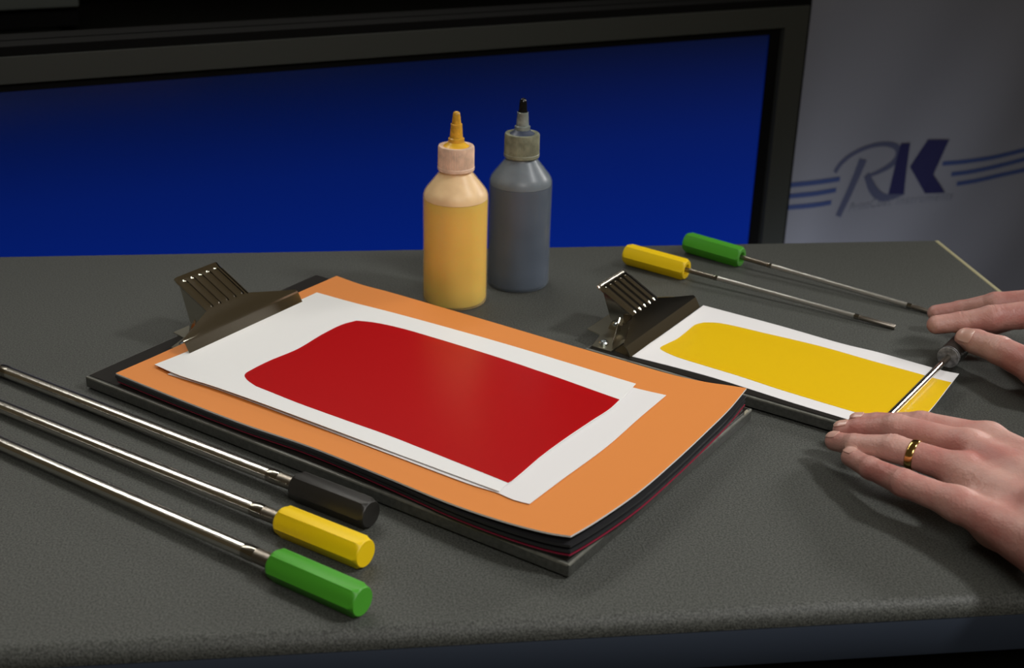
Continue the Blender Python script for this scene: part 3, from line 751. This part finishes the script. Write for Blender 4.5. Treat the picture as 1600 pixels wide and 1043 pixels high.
def surface_nets(fn, lo, hi, h):
    n = [int(math.ceil((hi[i]-lo[i])/h))+1 for i in range(3)]
    ax = [np.arange(n[i], dtype=np.float32)*h+lo[i] for i in range(3)]
    D = np.empty(n, np.float32)
    B = 16; cs = [(i, j, k) for i in range(0, n[0], B) for j in range(0, n[1], B) for k in range(0, n[2], B)]
    cc = np.array([[lo[a]+(c[a]+B/2)*h for a in range(3)] for c in cs], np.float32); dc = fn(cc); lim = B*h*.5*1.75+.006
    for c, d0 in zip(cs, dc):
        sl = tuple(slice(c[a], c[a]+B) for a in range(3))
        if abs(d0) > lim: D[sl] = d0; continue
        X, Y, Z = np.meshgrid(ax[0][sl[0]], ax[1][sl[1]], ax[2][sl[2]], indexing='ij'); D[sl] = fn(np.stack([X, Y, Z], -1))
    S = D < 0
    c = [D[dx:n[0]-1+dx, dy:n[1]-1+dy, dz:n[2]-1+dz] for dx in (0, 1) for dy in (0, 1) for dz in (0, 1)]
    cnt = sum((q < 0).astype(np.int8) for q in c); M = (cnt > 0) & (cnt < 8)
    idx = -np.ones(M.shape, np.int64); I = np.argwhere(M); idx[M] = np.arange(len(I))
    off = [(dx, dy, dz) for dx in (0, 1) for dy in (0, 1) for dz in (0, 1)]
    cv = np.stack([q[M] for q in c], 1); acc = np.zeros((len(I), 3), np.float64); w = np.zeros(len(I))
    for a in range(8):
        for b in range(a+1, 8):
            if sum(abs(off[a][k]-off[b][k]) for k in range(3)) != 1: continue
            va, vb = cv[:, a], cv[:, b]; m = (va < 0) != (vb < 0); t = np.where(m, va/(np.where(m, va-vb, 1)), 0)
            p = np.array(off[a])+t[:, None]*(np.array(off[b])-np.array(off[a])); acc += p*m[:, None]; w += m
    V = (I+acc/w[:, None])*h+np.array(lo)
    faces = []
    for k in range(3):
        sl0 = [slice(1, -1)]*3; sl1 = [slice(1, -1)]*3
        u, v = (k+1) % 3, (k+2) % 3
        a = [slice(None)]*3; b = [slice(None)]*3; a[k] = slice(0, n[k]-1); b[k] = slice(1, n[k])
        A, B = S[tuple(a)], S[tuple(b)]; E_ = np.argwhere(A != B)
        E_ = E_[(E_[:, u] > 0) & (E_[:, v] > 0) & (E_[:, u] < n[u]-1) & (E_[:, v] < n[v]-1)]
        def ii(du, dv):
            q = E_.copy(); q[:, u] += du; q[:, v] += dv; return idx[q[:, 0], q[:, 1], q[:, 2]]
        q = np.stack([ii(-1, -1), ii(0, -1), ii(0, 0), ii(-1, 0)], 1)
        fl_ = ~A[tuple(E_.T)]; q[fl_] = q[fl_][:, ::-1]; faces.append(q)
    Fq = np.concatenate(faces); Fq = Fq[(Fq >= 0).all(1)]
    V0 = V.copy()
    for _ in range(3):                                   # settle the points on the surface
        e = h*.4; Vf = V.astype(np.float32); d = fn(Vf)
        g = np.stack([fn(Vf+np.eye(3, dtype=np.float32)[k]*e)-fn(Vf-np.eye(3, dtype=np.float32)[k]*e) for k in range(3)], 1)/(2*e)
        V = V-(g*(d/np.maximum((g**2).sum(1), .2))[:, None]).clip(-h, h)*.9
        V = V0+(V-V0).clip(-h, h)
    return V, Fq
def U3(v): v = np.array(v, float); return v/np.linalg.norm(v)
# near hand (palm down, ring on it): tip, last joint, middle joint, knuckle
ZT = .0172
Ln = {
 'little': [(J(1329, 714, .0225), .0074), (J(1360, 731, .0260), .0083), (J(1412, 754, .0315), .0100), (J(1496, 787, .0310), .0114)],
 'ring':   [(J(1304, 689, .0215), .0076), (J(1336, 695, .0275), .0084), (J(1396, 700, .0345), .0104), (J(1504, 735, .0350), .0122)],
 'middle': [(J(1316, 672, .0240), .0076), (J(1344, 670, .0285), .0084), (J(1400, 667, .0380), .0103), (J(1512, 697, .0400), .0120)],
 'index':  [(J(1340, 659, .0250), .0073), (J(1372, 661, .0290), .0082), (J(1440, 662, .0390), .0099), (J(1545, 685, .0400), .0115)],
}
Kn = {k: v[-1][0] for k, v in Ln.items()}
wrA, wrB = J(1668, 757, .046), J(1650, 868, .032)
near_palm = [(Kn['index'], wrA, .0120, .0165), (Kn['middle'], wrA*.7+wrB*.3, .0122, .0180), (Kn['ring'], wrA*.35+wrB*.65, .0122, .0180), (Kn['little'], wrB, .0118, .0170),
             (J(1500, 762, .024), J(1560, 817, .022), .0115, .0165), (J(1560, 817, .022), wrB, .0165, .0190),
             (wrA*.5+wrB*.5, wrA*.5+wrB*.5+np.array([.20, -.11, .03]), .026, .036),
             (wrA, wrA+np.array([.19, -.10, .03]), .0165, .030), (wrB, wrB+np.array([.19, -.12, .03]), .0175, .030),
             (J(1590, 715, .030), J(1640, 760, .034), .014, .018)]
near_f = [list(v) for v in Ln.values()]
th_n = [(J(1470, 690, .0215), .0080), (J(1530, 700, .0240), .0095), (J(1600, 735, .0320), .0130)]
near_f.append(th_n)
def crease(ch, i, n=3, gap=.0016, depth=.0006, reach=.012, width=.0005):
    (a, ra), (b, rb), (c, rc) = ch[i-1], ch[i], ch[i+1]; ax = U3(U3(b-a)+U3(c-b)); ctr = b+np.array([0, 0, rb*.7])
    return [(ctr+ax*gap*(k-(n-1)/2), ax, width, depth, reach) for k in range(n)]
cr = []
for k in ('little', 'ring', 'middle', 'index'):
    cr += crease(Ln[k], 2, 4, .0019, .00050, .0085, .0006)+crease(Ln[k], 1, 2, .0015, .00035, .0065, .0005)
hand_near = Hand(near_f, near_palm, cr, palm_k=.011, finger_k=.0016, web_k=.0080)
# far hand (seen from the thumb side, pinching the handle)
Fr_ = {
 'index':  [(J(1463, 507, .0340), .0088), (J(1500, 503, .0375), .0093), (J(1549, 497, .0440), .0118), (J(1634, 489, .0500), .0140)],
 'middle': [(J(1462, 489, .0200), .0080), (J(1500, 484, .0260), .0088), (J(1556, 474, .0400), .0108), (J(1645, 470, .0480), .0130)],
 'ring':   [(J(1515, 520, .0090), .0078), (J(1545, 512, .0130), .0088), (J(1590, 495, .0250), .0105), (J(1665, 480, .0420), .0125)],
 'thumb':  [(J(1510, 529, .0300), .0104), (J(1526, 534, .0310), .0112), (J(1562, 547, .0330), .0128), (J(1628, 580, .0330), .0150)],
}
wf = J(1760, 560, .055)
far_palm = [(Fr_['index'][-1][0], wf, .0135, .020), (Fr_['middle'][-1][0], wf+np.array([.01, .02, 0]), .0130, .020), (Fr_['ring'][-1][0], wf+np.array([.01, .03, -.008]), .0125, .019),
            (Fr_['thumb'][-1][0], wf+np.array([-.005, -.012, -.01]), .0150, .0200), (wf, wf+np.array([.19, -.12, .04]), .028, .038),
            (J(1628, 585, .026), J(1700, 560, .04), .013, .018)]
cf = crease(Fr_['thumb'], 2, 5, .0026, .0009, .0120, .0007)+crease(Fr_['index'], 2, 2, .002, .0005, .010, .0006)+crease(Fr_['index'], 1, 1, .002, .0005, .008, .0006)
hand_far = Hand([list(v) for v in Fr_.values()], far_palm, cf, palm_k=.012, finger_k=.0016, web_k=.0070)
def grow(hand, h=.0011):
    pts = np.array([p for ch in hand.f for p, r in ch]+[q for pr in hand.p for q in pr[:2]])
    lo = pts.min(0)-.045; hi = pts.max(0)+.045; lo[2] = max(lo[2], -.002)
    return surface_nets(hand.d, lo, hi, h)
Vn, Fn = grow(hand_near); Vf_, Ff = grow(hand_far)
# keep everything resting on what it touches
me = bpy.data.meshes.new('person'); Vall = np.concatenate([Vn, Vf_]); Fall = np.concatenate([Fn, Ff+len(Vn)])
org = np.array([.62, .95, 0.0])
me.from_pydata((Vall-org).tolist(), [], Fall.tolist()); me.materials.append(skin)
me.polygons.foreach_set('use_smooth', [True]*len(me.polygons)); me.update()
person = bpy.data.objects.new('person', me); C.objects.link(person); person.location = org
tag(person, 'person at the right whose two hands hold a bar across the yellow print', 'person')
def nail(hand, ch, side, w, l, back=.0, up=.0):
    """a nail plate laid on the finger tip; side = direction from bone to nail"""
    (t, rt), (k, rk) = ch[0], ch[1]; ax = U3(t-k); sd = np.array(side, float); sd = U3(sd-ax*(sd@ax)); cx = np.cross(ax, sd)
    c = t+ax*(rt*.55-back); n = 18; top = []
    for i in range(n+1):
        row = []
        for j in range(n+1):
            u, v = 2*i/n-1, 2*j/n-1
            # rounded outline
            uu_ = u*math.sqrt(1-.32*v*v); vv = v*math.sqrt(1-.30*u*u)
            p = c+ax*(vv*l/2)+cx*(uu_*w/2)+sd*(rt+.001)
            row.append(p)
        top.append(row)
    P = np.array(top, np.float32).reshape(-1, 3)
    e = 2e-4
    for _ in range(6):
        g = np.stack([hand.d(P+np.eye(3, dtype=np.float32)[q]*e)-hand.d(P-np.eye(3, dtype=np.float32)[q]*e) for q in range(3)], 1); g /= np.linalg.norm(g, axis=1)[:, None]
        P = P-g*hand.d(P)[:, None]
    g = np.stack([hand.d(P+np.eye(3, dtype=np.float32)[q]*e)-hand.d(P-np.eye(3, dtype=np.float32)[q]*e) for q in range(3)], 1); g /= np.linalg.norm(g, axis=1)[:, None]
    A = P+g*.0007; B = P-g*.0006; bm = bmesh.new()
    a = [bm.verts.new(p-org) for p in A.astype(float)]; b = [bm.verts.new(p-org) for p in B.astype(float)]; m = n+1
    for i in range(n):
        for j in range(n):
            q = [i*m+j, (i+1)*m+j, (i+1)*m+j+1, i*m+j+1]; bm.faces.new([a[x] for x in q]); bm.faces.new([b[x] for x in q[::-1]])
    ring = [i*m for i in range(m)]+[n*m+j for j in range(1, m)]+[i*m+n for i in range(n-1, -1, -1)]+[j for j in range(n-1, 0, -1)]
    for x in range(len(ring)):
        p_, q_ = ring[x], ring[(x+1) % len(ring)]; bm.faces.new((a[p_], b[p_], b[q_], a[q_]))
    fixn(bm)
    return link_mesh('fingernail', bm, nailm, person, smooth=50)
UPV = (0, 0, 1)
nail(hand_near, Ln['little'], (-.1, -.35, 1), .0108, .0135, back=.0035)
nail(hand_near, Ln['ring'], (-.2, -.2, 1), .0122, .0140, back=.0030)
nail(hand_near, Ln['middle'], (-.2, 0, 1), .0122, .0140, back=.0030)
nail(hand_near, Ln['index'], (-.2, 0, 1), .0115, .0140, back=.0030)
nail(hand_far, Fr_['thumb'], (-.1, -.85, .55), .0165, .0185, back=.0090)
# wedding ring round the ring finger
(a, ra), (b, rb) = Ln['ring'][2], Ln['ring'][3]
rc = np.array(a)+(np.array(b)-np.array(a))*.30; ax = U3(b-a); rr = ra+(rb-ra)*.30
ex_ = U3(np.cross(ax, [0, 0, 1])); ey = np.cross(ex_, ax)
bm = bmesh.new(); n, m = 64, 14; rings = []
for i in range(n):
    t = 2*math.pi*i/n; dr = ex_*math.cos(t)+ey*math.sin(t); ring = []
    for k in range(m):
        p = 2*math.pi*k/m; q = rc+dr*(rr+.0004+.0008*math.cos(p))+ax*.0030*math.sin(p)*1.0
        ring.append(bm.verts.new(q-org))
    rings.append(ring)
for i in range(n):
    for k in range(m): bm.faces.new((rings[i][k], rings[(i+1) % n][k], rings[(i+1) % n][(k+1) % m], rings[i][(k+1) % m]))
fixn(bm)
tag(link_mesh('wedding_ring', bm, gold, person, smooth=180), 'plain gold wedding band', None)

# shirt sleeves over the forearms, outside the photograph
cloth_m = mat('dark shirt cloth', (.03, .035, .05), .85, bump=.3, bscale=300)
for a, d in (((wrA+wrB)/2, np.array([.20, -.115, .03])), (wf, np.array([.19, -.12, .04]))):
    bm = bmesh.new()
    tube(bm, [a+d*k-org for k in (.62, .64, .80, 1.0, 1.25, 1.45, 1.47)], [.041, .045, .046, .048, .052, .054, .045], 32); fixn(bm)
    link_mesh('sleeve', bm, cloth_m, person, smooth=50)
for o in bpy.context.scene.objects:
    if o.parent: continue
    k = o.name.split('.')[0]
    g_ = {'bar_coater': 'wire-wound bar coaters on the workbench', 'bulldog_clip': 'bulldog clips screwed to the boards', 'coating_board': 'charcoal impression boards',
          'paint_bottle': 'squeeze bottles of paint', 'white_paper': 'white papers under the clips', 'black_sheet': 'black backing sheets in the stack'}.get(k)
    if g_: o['group'] = g_
